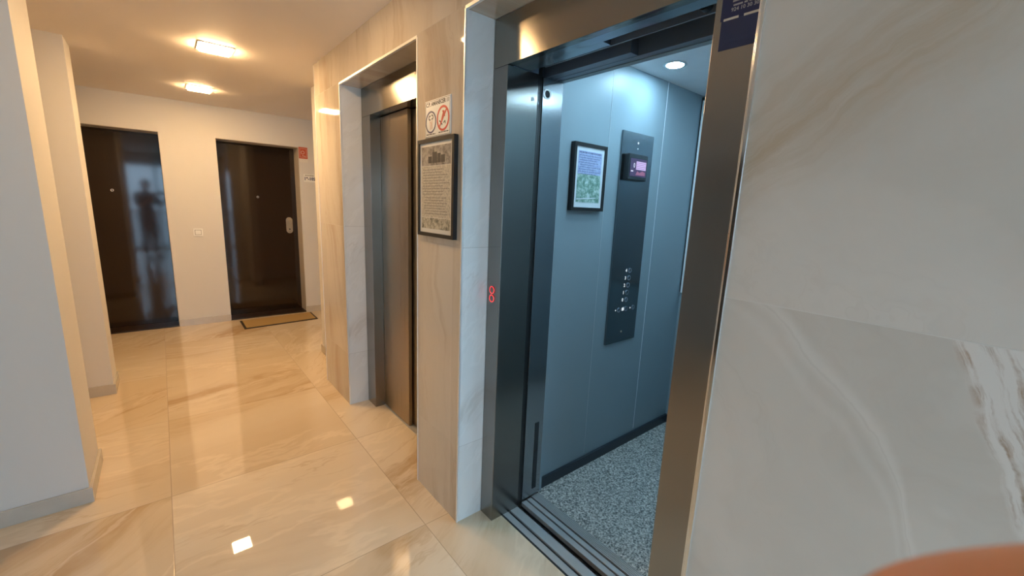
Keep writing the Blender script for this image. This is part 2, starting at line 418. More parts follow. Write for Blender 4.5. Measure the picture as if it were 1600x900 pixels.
def flat_door(name, x0, x1, label, peep, lever):
    t = thing(name, ((x0 + x1) / 2, YD, 0), label, 'door', kind='structure')
    build('door_leaf', MB().box(x0 + .002, x1 - .002, YD, YD + .04, .012, DZ - .004), M['door'], t, bevel=.002)
    fr = MB()
    e = .003
    fr.box(x0 + .0005, x0 + e, YF + .004, YD - .001, .012, DZ - .001); fr.box(x1 - e, x1 - .0005, YF + .004, YD - .001, .012, DZ - .001)
    fr.box(x0 + e, x1 - e, YF + .004, YD - .001, DZ - e, DZ - .001)
    build('door_lining', fr, M['door_frame'], t, label='grey-brown lining of the door recess')
    build('threshold', MB().box(x0 + .001, x1 - .001, YF + .002, YD + .03, .0, .012), M['threshold'], t, bevel=.002)
    pp = MB(); pp.cyl((peep[0], YD, peep[1]), (0, -1, 0), .013, .006, 24); pp.ring((peep[0], YD - .006, peep[1]), (0, -1, 0), .013, .004, .002)
    p = build('peephole', pp, M['satin'], t, bevel=.001, label='small brass-coloured door viewer')
    build('peephole_lens', MB().cyl((peep[0], YD - .006, peep[1]), (0, -1, 0), .008, .001, 20), M['gloss_dark'], p)
    if lever:
        cx, z0, z1, r = lever
        pts = []
        for i in range(17): a = math.pi * i / 16; pts.append((cx + r * math.cos(a), YD, z1 - r + r * math.sin(a)))
        for i in range(17): a = math.pi + math.pi * i / 16; pts.append((cx + r * math.cos(a), YD, z0 + r + r * math.sin(a)))
        pl = build('handle_plate', MB().prism(pts, (0, -.009, 0)), M['satin'], t, bevel=.002, label='silvery rounded lock plate')
        kb = MB(); kb.cyl((cx, YD - .009, z1 - .045), (0, -1, 0), .011, .022, 24); kb.cyl((cx, YD - .031, z1 - .045), (0, -1, 0), .024, .022, 32, .021)
        build('knob', kb, M['satin'], pl, bevel=.002)
        kh = MB(); kh.cyl((cx, YD - .009, z0 + .052), (0, -1, 0), .0085, .002, 20)
        build('keyhole', kh, M['gloss_dark'], pl)
        build('screw', MB().cyl((cx, YD - .009, z0 + .018), (0, -1, 0), .004, .001, 14), M['groove'], pl)
    return t
flat_door('door_1', *D1, 'dark glossy flat door at the far left, partly hidden by the pale pier, reflecting a window', (-.367, 1.461), None)
flat_door('door_2', *D2, 'dark brown flat door with a silver lock plate, behind the doormat', (.93, 1.452), (1.262, 1.01, 1.212, .0375))

# left side piers
t3 = thing('added_door_3', (LEFT - .25, 2.02, 0), 'unseen dark flat door added in the side wall left of the view to darken the reflections in the steel frames', 'door', kind='structure')  # out-of-view door, added to darken what the steel frames reflect
build('door_leaf', MB().box(LEFT - .34, LEFT - .30, 1.552, 2.498, .012, DZ - .004), M['door'], t3, bevel=.002)
build('threshold', MB().box(LEFT - .39, LEFT - .202, 1.552, 2.498, -.02, .012), M['threshold'], t3)
lw = MB(); lw.box(LEFT - .2, XP, 2.608, 2.99, 0, CZ)
struct('wall_left', lw, M['paint'], 'near painted pier at the left edge, its front face in cold daylight')
lw = MB(); lw.box(LEFT - .2, XP, 4.03, 4.30, 0, CZ)
struct('wall_left', lw, M['paint'], 'second painted pier, between the near pier and the far left door')
D3 = (1.55, 2.50)
sw = MB(); sw.box(LEFT - .4, LEFT - .2, BACK - .2, D3[0], 0, CZ); sw.box(LEFT - .4, LEFT - .2, D3[1], 6.35, 0, CZ); sw.box(LEFT - .4, LEFT - .2, *D3, DZ, CZ); sw.box(3.2, 3.3, 3.3, 6.35, 0, CZ)
struct('wall_left', sw, M['paint'], 'outer side wall behind the left piers')

def skirt(name, boxes, label):
    mb = MB()
    for q in boxes: mb.box(*q)
    return struct(name, mb, M['base'], label, bevel=.0015)
BH = .075; T = .012
skirt('baseboard_left', [(LEFT, XP + T, 2.608 - T, 2.608, 0, BH), (XP, XP + T, 2.608, 2.99 + T, 0, BH), (LEFT, XP, 2.99, 2.99 + T, 0, BH)], 'tile skirting round the near left pier')
skirt('baseboard_left', [(LEFT, XP + T, 4.03 - T, 4.03, 0, BH), (XP, XP + T, 4.03, 4.30 + T, 0, BH), (LEFT, XP, 4.30, 4.30 + T, 0, BH)], 'tile skirting round the second left pier')
skirt('baseboard_far', [(D1[1] + .004, D2[0] - .004, YF - T, YF, 0, BH), (D2[1] + .004, 3.0, YF - T, YF, 0, BH), (LEFT, D1[0] - .004, YF - T, YF, 0, BH)], 'tile skirting along the far wall')

# lift wall: marble cladding with two niches
TH = .16
N1 = (.401, 1.455); N2 = (1.845, 2.902)
X1 = XW + TH - .024          # back of the cladding meets the steel frames
rw = MB(); rw.box(XW, XS, N1[1], N2[0], 0, CZ); rw.box(XW, XS, N2[1], 3.446, 0, CZ)
rw.box(XW, XS, *N1, NZ, CZ); rw.box(XW, XS, *N2, NZ, CZ)
rwo = struct('wall_right', rw, [M['wall_x'], M['wall_y']], 'marble-look tiled wall between and around the two lift doorways')
for p in rwo.data.polygons:
    if abs(p.normal.y) > .9: p.material_index = 1
rc = MB(); rc.box(XW, XS, BACK, N1[0], 0, CZ)
rco = struct('wall_right', rc, [M['wall_r'], M['wall_y']], 'veined marble-look wall filling the right side of the picture')
for p in rco.data.polygons:
    if abs(p.normal.y) > .9: p.material_index = 1
# shaft and core behind the cladding
for q in ((XS, 3.0, 3.38, 3.446, 0, CZ),
          (XS, 1.15, 2.93, 3.38, 0, CZ),
          (XS, 1.15, 1.47, 1.83, 0, CZ),
          (XS, 1.15, BACK, .385, 0, CZ),
          (XS + .175, 1.30, 1.84, 2.93, -.3, CZ),
          (2.9, 3.0, -.3, 3.38, -.3, CZ),
          (XS, 3.0, -.3, 3.38, -.35, -.3),
          (XS, 3.0, -.35, -.25, -.3, CZ),
          (XS, 1.135, -.3, 1.9, -.3, -.06),
          (1.25, 3.0, 1.8, 1.84, -.3, CZ)):
    sh = MB(); sh.box(*q); struct('wall_shaft', sh, M['paint'], 'masonry of the lift shaft behind the tiled wall')
nb = MB(); nb.box(1.10, 1.2, 3.446, 4.15, 0, CZ)
struct('wall_right', nb, M['paint'], 'short painted wall just beyond the tiled lift wall')
skirt('baseboard_right', [(1.10 - T, 1.10, 3.45, 4.15 + T, 0, BH), (1.10, 1.2 + T, 4.15, 4.15 + T, 0, BH)], 'tile skirting end peeping out beyond the tiled wall corner')

# chrome corner trims of the niches (only the ones whose arris is seen)
def ltrim(name, y, z0, z1, label, s):
    mb = MB(); t = .005; p = .0025
    mb.box(XW - p, XW + .0005, min(y, y + s * t), max(y, y + s * t), z0, z1)
    mb.box(XW - p, XW + t, min(y, y - s * p), max(y, y - s * p), z0, z1)
    return struct(name, mb, M['trim'], label)
ltrim('trim_1', N1[1], 0, NZ, 'chrome corner strip left of the near lift doorway', 1)
mb = MB(); mb.box(XW - .003, XW + .0005, N1[0] - .009, N1[0], 0, NZ); mb.box(XW - .003, XW + .009, N1[0], N1[0] + .003, 0, NZ)
struct('trim_2', mb, M['chrome'], 'chrome corner strip right of the near lift doorway, beside the veined wall', bevel=.0012)
ltrim('trim_3', N2[1], 0, NZ, 'chrome corner strip left of the far lift doorway', 1)
ltrim('trim_4', N2[0], 0, NZ, 'chrome corner strip right of the far lift doorway', -1)
for nm, (a, b), lb in (('trim_5', N1, 'chrome strip along the head of the near lift niche'), ('trim_6', N2, 'chrome strip along the head of the far lift niche')):
    mb = MB(); mb.box(XW - .0025, XW + .009, a, b, NZ - .0025, NZ); mb.box(XW - .0025, XW + .0005, a, b, NZ, NZ + .009)
    struct(nm, mb, M['trim'], lb)
mb = MB(); mb.box(XW - .002, XW + .004, 3.444, 3.449, 0, CZ); struct('trim_7', mb, M['trim'], 'slim corner strip at the far end of the tiled wall')

# the hall behind the camera: back wall with a glazed entrance
bw = MB()
GX = (-.9, .85)
bw.box(LEFT - .2, GX[0], BACK - .15, BACK, 0, CZ); bw.box(GX[1], XW + .1, BACK - .15, BACK, 0, CZ); bw.box(GX[0], GX[1], BACK - .15, BACK, 2.15, CZ)
struct('wall_back', bw, M['paint'], 'wall behind the viewer that holds the glazed entrance')
gt = thing('window_1', (-.025, BACK, 0), 'glazed entrance in the wall behind the viewer', 'window', kind='structure')
gf = MB(); e = .05
for x in (GX[0], -.05, .80): gf.box(x, x + e, BACK - .11, BACK - .05, 0, 2.15)
for z in (0, .95, 2.10): gf.box(GX[0], GX[1], BACK - .108, BACK - .052, z, z + e)
build('window_frame', gf, M['track'], gt, bevel=.002)
build('pane', MB().box(GX[0] + .01, GX[1] - .01, BACK - .083, BACK - .077, .02, 2.13), M['glass'], gt)
og = MB(); og.box(-30, 30, -30, BACK - .15, -.12, -.02)
struct('ground', og, M['outdoor'], 'paved ground outside the entrance')

# ------------------------------------------------------------------ near lift doorway
L1 = thing('elevator_doorway', (XS, .93, 0), 'open near lift doorway with a wide brushed steel frame and red call rings', 'elevator door')
J = (.564, 1.365)      # clear opening
XR = 1.236             # back of the landing frame
build('door_header', MB().box(XS, XS + .03, N1[0] + .001, N1[1] - .001, GZ, NZ - .001), M['steel_h'], L1, bevel=.0012)
so = MB()
so.prism([(XS + .0305, J[0], GZ + .0005), (1.150, J[0], GZ + .0005), (1.150, .970, GZ + .0005), (1.190, .970, GZ + .0005), (1.190, J[1], GZ + .0005), (XS + .0305, J[1], GZ + .0005)], (0, 0, .03))
build('header_soffit', so, M['steel_rev'], L1)
build('door_jamb', MB().box(XS, XR, J[1], N1[1] - .001, 0, GZ - .001), M['steel'], L1, bevel=.0012)
build('door_jamb', MB().box(XS, XR, N1[0] + .001, J[0], 0, GZ - .001), M['steel'], L1, bevel=.0012)
cov = MB(); cov.box(XS + .031, XR, N1[0] + .001, J[0] - .001, GZ, NZ); cov.box(XS + .031, XR, J[1] + .001, N1[1] - .001, GZ, NZ)
cov.box(XS + .031, 1.272, J[0], J[1], 2.07, 2.10)
build('header_box', cov, M['track'], L1)
# door hangers and tracks seen up inside the slot
tr = MB(); tr.box(1.155, 1.166, J[0], 1.3, 2.012, 2.068); tr.box(1.205, 1.212, J[0], 1.3, 2.0, 2.068)
build('door_track', tr, M['track'], L1)
tr = MB(); tr.box(1.170, 1.198, J[0], .968, 2.022, 2.068); tr.box(1.218, 1.25, J[0], J[1], 2.028, 2.068)
build('door_track', tr, M['track_light'], L1)
rl = MB(); rl.cyl((1.158, .644, 2.010), (1, 0, 0), .016, .026, 24); rl.cyl((1.15, .644, 2.010), (1, 0, 0), .006, .04, 16)
build('hanger_roller', rl, M['rubber'], L1, bevel=.002, label='dark door roller high in the right corner of the opening')
# retracted landing door edges: black seals with a slim metal line
ed = MB(); ed.box(XR + .001, XR + .009, J[1] + .004, J[1] + .08, .004, 2.06); build('door_seal', ed, M['rubber'], L1)
ed = MB(); ed.box(XR + .0095, XR + .0135, J[1] + .008, J[1] + .08, .004, 2.06); build('door_edge', ed, M['steel_car'], L1)
ed = MB(); ed.box(XR + .014, XR + .033, J[1] + .012, J[1] + .08, .004, 2.06); build('door_seal', ed, M['rubber'], L1)
build('screw_hole', MB().cyl((1.208, J[1], 1.894), (0, -1, 0), .008, .0012, 20), M['gloss_dark'], L1)
sh_ = MB(); sh_.box(1.1355, 1.1445, J[0] - .1, J[1] + .08, -.02, .0005); build('sill_edge', sh_, M['groove'], L1)
si = MB()
for a, b in ((1.1455, 1.176), (1.190, 1.236)): si.box(a, b, J[0] - .1, J[1] + .0, -.02, .001)
build('sill', si, M['alu'], L1, bevel=.0008)
gr = MB(); gr.box(1.136, 1.237, J[0] - .1, J[1], -.03, -.008); build('sill_groove', gr, M['groove'], L1)
for i, z in enumerate((1.105, 1.068)):
    b = MB(); b.cyl((XS, 1.416, z), (-1, 0, 0), .0165, .0025, 36)
    bt = build('call_button', b, M['steel'], L1, bevel=.0008, label=('upper' if i == 0 else 'lower') + ' call button with a glowing red ring')
    build('lit_ring', MB().ring((XS - .0025, 1.416, z), (-1, 0, 0), .0165, .0028, .0012), M['ring'], bt)

# ------------------------------------------------------------------ far lift doorway (closed)
L2 = thing('elevator_doorway', (XS, 2.37, 0), 'closed far lift doorway with a bronze-toned steel door set in a tiled niche', 'elevator door')
J2 = (1.96, 2.76)
build('door_header', MB().box(XS, XS + .13, N2[0] + .001, N2[1] - .001, GZ, NZ - .001), M['steel_h'], L2, bevel=.0012)
build('door_jamb', MB().box(XS, XS + .13, J2[1], N2[1] - .001, 0, GZ - .001), M['steel'], L2, bevel=.0012)
build('door_jamb', MB().box(XS, XS + .13, N2[0] + .001, J2[0], 0, GZ - .001), M['steel'], L2, bevel=.0012)
build('door_panel', MB().box(1.144, 1.168, 2.372, J2[1] - .002, .006, GZ - .004), M['steel_door'], L2, bevel=.002)
build('door_panel', MB().box(1.176, 1.200, J2[0] + .002, 2.40, .006, GZ - .004), M['steel_door'], L2, bevel=.002)
build('sill', MB().box(1.136, 1.240, J2[0], J2[1], 0, .004), M['alu'], L2)
b = MB()
for z in (1.105, 1.068): pass

# ------------------------------------------------------------------ lift car
YC = 1.405; CX0, CX1 = 1.274, 2.65; CY0 = .30; CH = 2.18
CAR = thing('elevator_car', (1.95, .85, 0), 'lift car standing open at the near doorway, blue-grey walls and speckled carpet', 'elevator')
build('side_wall', MB().box(1.408, CX1, YC, YC + .03, .0, CH), M['car_wall'], CAR)
build('side_wall', MB().box(1.408, CX1, CY0 - .03, CY0, .0, CH), M['car_wall'], CAR)
build('rear_wall', MB().box(CX1, CX1 + .03, CY0 - .03, YC + .03, 0, CH), M['car_wall'], CAR)
build('car_ceiling', MB().box(1.408, CX1, CY0, YC, CH, CH + .03), M['car_ceiling'], CAR)
fh = MB(); fh.box(1.345, 1.378, .39, 1.43, GZ + .005, CH + .02); fh.box(1.303, 1.346, .972, 1.43, GZ + .006, 2.05)
build('car_header', fh, M['track'], CAR, bevel=.001)
cf_ = MB(); cf_.box(1.379, 1.407, .27, 1.43, GZ + .003, CH + .02); build('header_lining', cf_, M['car_wall'], CAR)
build('door_column', MB().box(1.274, 1.392, 1.376, 1.44, .012, GZ + .001), M['steel_rev'], CAR, bevel=.001)
build('door_column', MB().box(1.274, 1.392, .27, .55, .012, GZ + .001), M['steel_rev'], CAR, bevel=.001)
build('column_edge', MB().box(1.3925, 1.4075, 1.3775, 1.44, .012, GZ + .001), M['car_wall'], CAR)
fr_ = MB(); fr_.box(1.3925, 1.407, .27, .55, .012, GZ + .001); build('column_edge', fr_, M['car_wall'], CAR)
vt = MB(); vt.box(1.338, 1.362, 1.3735, 1.3765, .05, .414); build('vent_slot', vt, M['gloss_dark'], CAR)
pc = MB(); pc.ring((1.299, 1.376, 1.931), (0, -1, 0), .021, .006, .003); build('key_switch', pc, M['trim'], CAR, label='round key switch on the column inside the opening')
build('key_slot', MB().cyl((1.299, 1.376, 1.931), (0, -1, 0), .0145, .0015, 24), M['rubber'], CAR)
build('car_floor', MB().box(1.390, CX1, CY0, YC, -.01, .004), M['carpet'], CAR, label='speckled grey carpet floor')
cs = MB(); cs.box(1.272, 1.300, J[0] - .1, 1.375, -.02, .002); cs.box(1.309, 1.333, J[0] - .1, 1.375, -.02, .002)
for k in range(6): cs.box(1.343 + .0085 * k, 1.349 + .0085 * k, J[0] - .1, 1.38, -.02, .003)
build('car_sill', cs, M['alu'], CAR, bevel=.0006)
build('sill_groove', MB().box(1.273, 1.389, J[0] - .1, 1.38, -.03, -.006), M['groove'], CAR)
for x, mt in ((1.768, 'seam_dark'), (2.253, 'seam')):
    build('panel_seam', MB().box(x - .0015, x + .0015, YC - .0012, YC + .001, .075, CH - .001), M[mt], CAR)
sk = MB(); sk.box(1.409, CX1 - .001, YC - .014, YC - .0005, .004, .062); sk.box(CX1 - .014, CX1 - .0005, CY0, YC - .014, .004, .062); sk.box(1.409, CX1 - .001, CY0 + .0005, CY0 + .014, .004, .062)
build('skirting', sk, M['car_skirt'], CAR, bevel=.001, label='dark blue-black skirting strip')
mi = build('mirror', MB().box(CX1 - .012, CX1 - .0005, CY0 + .05, YC - .03, .945, 2.15), M['mirror'], CAR, label='tall mirror on the rear wall')
build('mirror_gap', MB().box(CX1 - .010, CX1 - .0005, YC - .0095, YC - .0005, .945, 2.17), M['rubber'], CAR)
ce2 = MB(); ce2.box(CX1 - .016, CX1 - .0005, YC - .03, YC - .010, .945, 2.15); build('mirror_edge', ce2, M['seam'], mi)
for (x, y) in ((2.01, 1.23), (2.01, .50), (1.60, 1.02), (1.60, .50)):  # the last two are unseen lamps, added to spread the car's light
    d = MB(); d.ring((x, y, CH), (0, 0, -1), .056, .014, .006, 40)
    dd = build('downlight', d, M['chrome'], CAR, bevel=.001)
    area_m = math.pi * .042 ** 2
    g_ = emitter('car_lamp_glow', CAR_LAMP, CAR_POWER / (area_m * math.pi))
    build('lamp_lens', MB().cyl((x, y, CH - .001), (0, 0, -1), .042, .007, 36, .039), g_, dd)

# control panel on the car's side wall
def ON_Y(y0): return lambda s, t, n: Vector((s, y0 - n, t))
CP = build('control_panel', MB().box(1.868, 2.146, YC - .011, YC - .0002, .714, 1.872), M['cop'], CAR, bevel=.001, label='tall dark steel button panel')
YP = YC - .011
hs = build('screen_housing', MB().box(1.888, 2.058, YP - .035, YP + .0005, 1.625, 1.759), M['dark_plastic'], CP, bevel=.004)
YS = YP - .035
build('display', MB().box(1.902, 2.046, YS - .0012, YS + .0005, 1.645, 1.735), emitter('display_glow', (.055, .045, .13), 1.), CP)
bl = MB(); bl.box(1.952, 2.040, YS - .002, YS - .0013, 1.680, 1.722); build('display_text_block', bl, emitter('display_lilac', (.62, .50, .88), 1.), CP)
bl = MB()
for k in range(4): bl.box(1.954, 2.036 - .01 * (k % 2), YS - .0026, YS - .0021, 1.7135 - .009 * k, 1.7150 - .009 * k)
build('display_lines', bl, emitter('display_line', (.10, .07, .22), 1.), CP)
bl = MB(); bl.prism([(1.95, YS - .002, 1.652), (2.035, YS - .002, 1.652), (2.035, YS - .002, 1.668), (2.01, YS - .002, 1.675), (1.985, YS - .002, 1.664), (1.965, YS - .002, 1.673)], (0, .0006, 0))
build('display_picture', bl, emitter('display_mauve', (.30, .13, .24), 1.), CP)
bl = MB(); bl.box(1.908, 1.928, YS - .002, YS - .0013, 1.668, 1.674); build('display_bar', bl, emitter('display_white', (.8, .8, .95), 1.), CP)
text_mesh('display_numeral', '0', .034, emitter('display_numeral_glow', (.75, .8, 1.), 1.), lambda s, t, n: ON_Y(YS - .0014)(s + 1.935, t + 1.699, n), CP, bold=.0004, sx=.8)
# intercom eye and slots at the top
build('indicator', MB().cyl((2.004, YP, 1.822), (0, -1, 0), .006, .0012, 20), M['num'], CP)
build('indicator', MB().cyl((2.004, YP, 1.793), (0, -1, 0), .0035, .0012, 16), M['num'], CP)
def car_button(x, z, s, size, lit=True):
    b = build('floor_button', MB().cyl((x, YP, z), (0, -1, 0), .0115, .003, 28), M['cop'], CP, bevel=.0008)
    build('button_ring', MB().ring((x, YP - .0005, z), (0, -1, 0), .0135, .0028, .0035, 32), M['track_light'], b)
    if s: text_mesh('button_numeral', s, size, M['num'], lambda a, t, n: ON_Y(YP - .0006)(a + x - .031, t + z, n), b, bold=.0007)
    return b
for x, z, s in ((2.034, 1.133, '4'), (2.031, 1.090, '3'), (2.028, 1.048, '2'), (2.025, 1.006, '1'), (2.022, .964, '0')): car_button(x, z, s, .026)
for x, s in ((1.962, None), (2.030, None), (2.100, None)):
    b = car_button(x, .909, s, .02)
    if x < 2: mk = MB().cyl((x - .027, YP, .909), (0, -1, 0), .004, .001, 16)
    elif x < 2.05: mk = MB().box(x - .038, x - .018, YP - .001, YP, .9, .918)
    else: mk = MB().cyl((x - .027, YP, .909), (0, -1, 0), .006, .001, 3)
    build('button_symbol', mk, M['num'], b)
build('key_hole', MB().cyl((2.006, YP, .775), (0, -1, 0), .006, .002, 18), M['satin'], CP)

# framed notice in the car
def text_rows(mb, place, s0, s1, t1, n, pitch, thick, out, seed, ragged=.3):
    rnd = random.Random(seed)
    for k in range(n):
        t = t1 - k * pitch; s = s0 + rnd.random() * .01; end = s1 - rnd.random() * ragged * (s1 - s0)
        while s < end:
            l = .006 + rnd.random() * .018; e2 = min(s + l, s1)
            p = [place(s, t, out), place(e2, t, out), place(e2, t - thick, out), place(s, t - thick, out)]
            v = place(0, 0, .0003) - place(0, 0, 0); mb.prism(p, v); s += l + .0035

PF = thing('framed_notice', (1.61, YC, 1.457), 'black-framed notice with violet text and green picture on the lift car wall', 'picture frame')
x0, x1, z0, z1 = 1.498, 1.736, 1.456, 1.770; b_ = .016; yf = YC - .024
fm = MB()
fm.box(x0, x0 + b_, yf, YC - .0005, z0, z1); fm.box(x1 - b_, x1, yf, YC - .0005, z0, z1); fm.box(x0 + b_, x1 - b_, yf, YC - .0005, z0, z0 + b_); fm.box(x0 + b_, x1 - b_, yf, YC - .0005, z1 - b_, z1)
build('frame', fm, M['black_frame'], PF)
build('paper', MB().box(x0 + b_, x1 - b_, yf + .006, yf + .009, z0 + b_, z1 - b_), M['paper_cool'], PF)
pl_ = ON_Y(yf + .006)
build('violet_print', MB().box(x0 + .034, x1 - .034, yf + .0052, yf + .006, 1.628, z1 - .036), M['print_violet'], PF)
build('green_print', MB().box(x0 + .034, x1 - .034, yf + .0052, yf + .006, z0 + .04, 1.628), M['print_green'], PF)
tm = MB(); text_rows(tm, ON_Y(yf + .0050), x0 + .038, x1 - .038, z1 - .040, 1, .01, .006, .0, 3, 0); text_rows(tm, ON_Y(yf + .0050), x0 + .038, x1 - .04, z1 - .055, 9, .0105, .003, .0, 4, .4)
build('printed_text', tm, M['ink_blue'], PF)
ln = MB(); ln.prism([(x0 + .036, yf + .0045, z0 + .052), (x1 - .06, yf + .0045, z0 + .062), (x1 - .06, yf + .0045, z0 + .066), (x0 + .036, yf + .0045, z0 + .057)], (0, .0004, 0))
build('white_line', ln, M['paper_cool'], PF)

# ------------------------------------------------------------------ things on the tiled pier between the lifts
def ON_X(x0): return lambda s, t, n: Vector((x0 - n, -s, t))
SG = thing('prohibition_sign', (XW, 1.655, 1.742), 'white plastic sign with two ringed pictograms above the framed notice on the tiled pier', 'sign')
build('sign_plate', MB().box(XW - .004, XW - .0003, 1.548, 1.760, 1.742, 1.893), M['white'], SG, bevel=.0008)
bd = MB(); xb = XW - .0045
for a in ((1.552, 1.756, 1.745, 1.7462), (1.552, 1.756, 1.8878, 1.889), (1.552, 1.5532, 1.745, 1.889), (1.7548, 1.756, 1.745, 1.889)): bd.box(xb, XW - .004, *a)
build('sign_border', bd, M['black'], SG)
PX = ON_X(XW - .0042)
text_mesh('sign_title', 'C.P. AMANECER 11', .0225, M['black'], lambda s, t, n: PX(s - 1.654, t + 1.8755, n), SG, bold=.0006, sx=1.02)
def oval(mb, cy, cz, r, t, out=.0, seg=40): mb.ring((XW - .0042 - out, cy, cz), (-1, 0, 0), r, t, .0006, seg)
r1 = MB(); oval(r1, 1.709, 1.804, .0455, .0065); build('pictogram_ring', r1, M['navy'], SG, label='dark blue ring')
r2 = MB(); oval(r2, 1.607, 1.809, .0505, .009); build('pictogram_ring', r2, M['red'], SG, label='red ring')
def strip(mb, pts, wd, place, out=.0):
    for (s0, t0), (s1, t1) in zip(pts, pts[1:]):
        d = Vector((s1 - s0, t1 - t0)).normalized(); n = Vector((-d.y, d.x)) * wd / 2
        q = [(s0 + n.x, t0 + n.y), (s0 - n.x, t0 - n.y), (s1 - n.x, t1 - n.y), (s1 + n.x, t1 + n.y)]
        mb.prism([place(a, b, out) for a, b in q], place(0, 0, .0005) - place(0, 0, 0))
sl = MB(); strip(sl, [(-1.607 - .031, 1.809 - .035), (-1.607 + .031, 1.809 + .035)], .008, PX, .0003); build('prohibition_bar', sl, M['red'], SG)
fig = MB()
def loop(cx, cz, rx, rz, a0, a1, n=14): return [(cx + rx * math.cos(math.radians(a0 + (a1 - a0) * i / n)), cz + rz * math.sin(math.radians(a0 + (a1 - a0) * i / n))) for i in range(n + 1)]
strip(fig, loop(-1.717, 1.822, .010, .008, 60, 300), .0045, PX); strip(fig, loop(-1.699, 1.824, .010, .008, -110, 120), .0045, PX)
build('pictogram_arrow', fig, M['black'], SG)
fig = MB(); strip(fig, [(-1.718, 1.812), (-1.714, 1.79), (-1.716, 1.772)], .003, PX); strip(fig, [(-1.712, 1.805), (-1.703, 1.797), (-1.706, 1.774)], .003, PX); strip(fig, [(-1.698, 1.812), (-1.699, 1.79), (-1.697, 1.776)], .004, PX)
build('pictogram_figure', fig, M['skin_print'], SG)
fig = MB(); strip(fig, [(-1.634, 1.802), (-1.613, 1.784)], .006, PX); strip(fig, [(-1.602, 1.79), (-1.590, 1.798), (-1.588, 1.786)], .004, PX)
build('pictogram_legs', fig, M['black'], SG)
fig = MB(); strip(fig, [(-1.617, 1.80), (-1.607, 1.822), (-1.598, 1.838)], .011, PX); strip(fig, [(-1.612, 1.838), (-1.598, 1.828), (-1.592, 1.815)], .005, PX)
build('pictogram_flame', fig, M['red'], SG)
tm = MB(); text_rows(tm, PX, -1.752, -1.668, 1.7565, 1, .01, .004, 0, 5, 0); build('sign_caption', tm, M['black'], SG)
tm = MB(); text_rows(tm, PX, -1.650, -1.560, 1.7575, 1, .01, .004, 0, 6, 0); build('sign_caption', tm, M['black'], SG)

FN = thing('framed_notice', (XW, 1.66, 1.316), 'black-framed printed notice below the pictogram sign on the tiled pier', 'picture frame')
y0, y1, z0, z1 = 1.492, 1.803, 1.316, 1.734; b_ = .016; xf = XW - .020
fm = MB()
fm.box(xf, XW - .0005, y0, y0 + b_, z0, z1); fm.box(xf, XW - .0005, y1 - b_, y1, z0, z1); fm.box(xf, XW - .0005, y0 + b_, y1 - b_, z0, z0 + b_); fm.box(xf, XW - .0005, y0 + b_, y1 - b_, z1 - b_, z1)
build('frame', fm, M['black_frame'], FN)
xq = xf + .006
build('paper', MB().box(xq, xq + .003, y0 + b_, y1 - b_, z0 + b_, z1 - b_), M['paper'], FN)
QX = ON_X(xq)
build('printed_photograph', MB().box(xq - .0006, xq, y0 + .032, y1 - .032, 1.622, z1 - .032), M['print_photo'], FN)
hb = MB()
for a, b, h in ((.06, .09, .028), (.095, .135, .045), (.14, .165, .038), (.17, .20, .03)): hb.box(xq - .0009, xq - .0006, y1 - .032 - b, y1 - .032 - a, 1.632, 1.632 + h)
build('photograph_buildings', hb, M['print_dark'], FN)
build('text_field', MB().box(xq - .0006, xq, y0 + .032, y1 - .032, 1.400, 1.620), M['print_text'], FN)
build('printed_plan', MB().box(xq - .0006, xq, y0 + .032, y1 - .032, z0 + .034, 1.398), M['print_map'], FN)
tm = MB(); text_rows(tm, QX, -(y1 - .04), -(y0 + .04), 1.606, 10, .0115, .0035, .0008, 8, .3); text_rows(tm, QX, -(y1 - .055), -(y0 + .055), 1.487, 7, .0115, .0035, .0008, 9, .25)
build('printed_text', tm, M['ink'], FN)

# sticker on the steel frame, right of the near doorway
ST = thing('notice_sticker', (XS, .50, 1.846), 'dark blue sticker with white bars on the right steel jamb, top edge of the picture', 'sticker')
build('sticker_sheet', MB().box(XS - .0006, XS - .0001, .440, .549, 1.914, 1.985), M['sticker'], ST)
build('sticker_sheet', MB().box(XS - .0006, XS - .0001, .440, .546, 1.848, 1.9138), M['sticker_low'], ST)
SX = ON_X(XS - .0007)
text_mesh('sticker_number', '924 10 30 30', .0115, M['sticker_text'], lambda s, t, n: SX(s - .526, t + 1.933, n), ST, bold=.0002, align='LEFT')
tm = MB(); text_rows(tm, SX, -.531, -.446, 1.962, 3, .009, .0036, 0, 12, .1); build('sticker_text', tm, M['sticker_text'], ST)
tm = MB(); text_rows(tm, SX, -.538, -.466, 1.872, 2, .009, .002, 0, 13, .1); build('sticker_text', tm, M['sticker_low'], ST)
br = MB(); br.box(XS - .0012, XS - .0006, .507, .541, 1.9125, 1.9175); br.box(XS - .0012, XS - .0006, .446, .495, 1.9125, 1.9175); build('sticker_bar', br, M['sticker_bar'], ST)

# ------------------------------------------------------------------ things on the far wall
LS = thing('light_switch', (.297, YF, 1.0), 'square cream light switch on the wall between the two dark doors', 'light switch')
ls = MB(); a, b, c_, d_ = .254, .340, 1.001, 1.085
ls.box(a, b, YF - .009, YF - .0003, c_, d_); build('switch_plate', ls, M['white'], LS, bevel=.003)
build('switch_shadow_gap', MB().box(a + .014, b - .014, YF - .0115, YF - .009, c_ + .014, d_ - .014), M['ink'], LS, bevel=.001)  # dark surround stands in for the shadow gap round the rocker
build('switch_rocker', MB().prism([(a + .018, YF - .0115, c_ + .018), (a + .018, YF - .0115, d_ - .018), (a + .018, YF - .0165, d_ - .018), (a + .018, YF - .0125, c_ + .018)], (b - a - .036, 0, 0)), M['white'], LS)

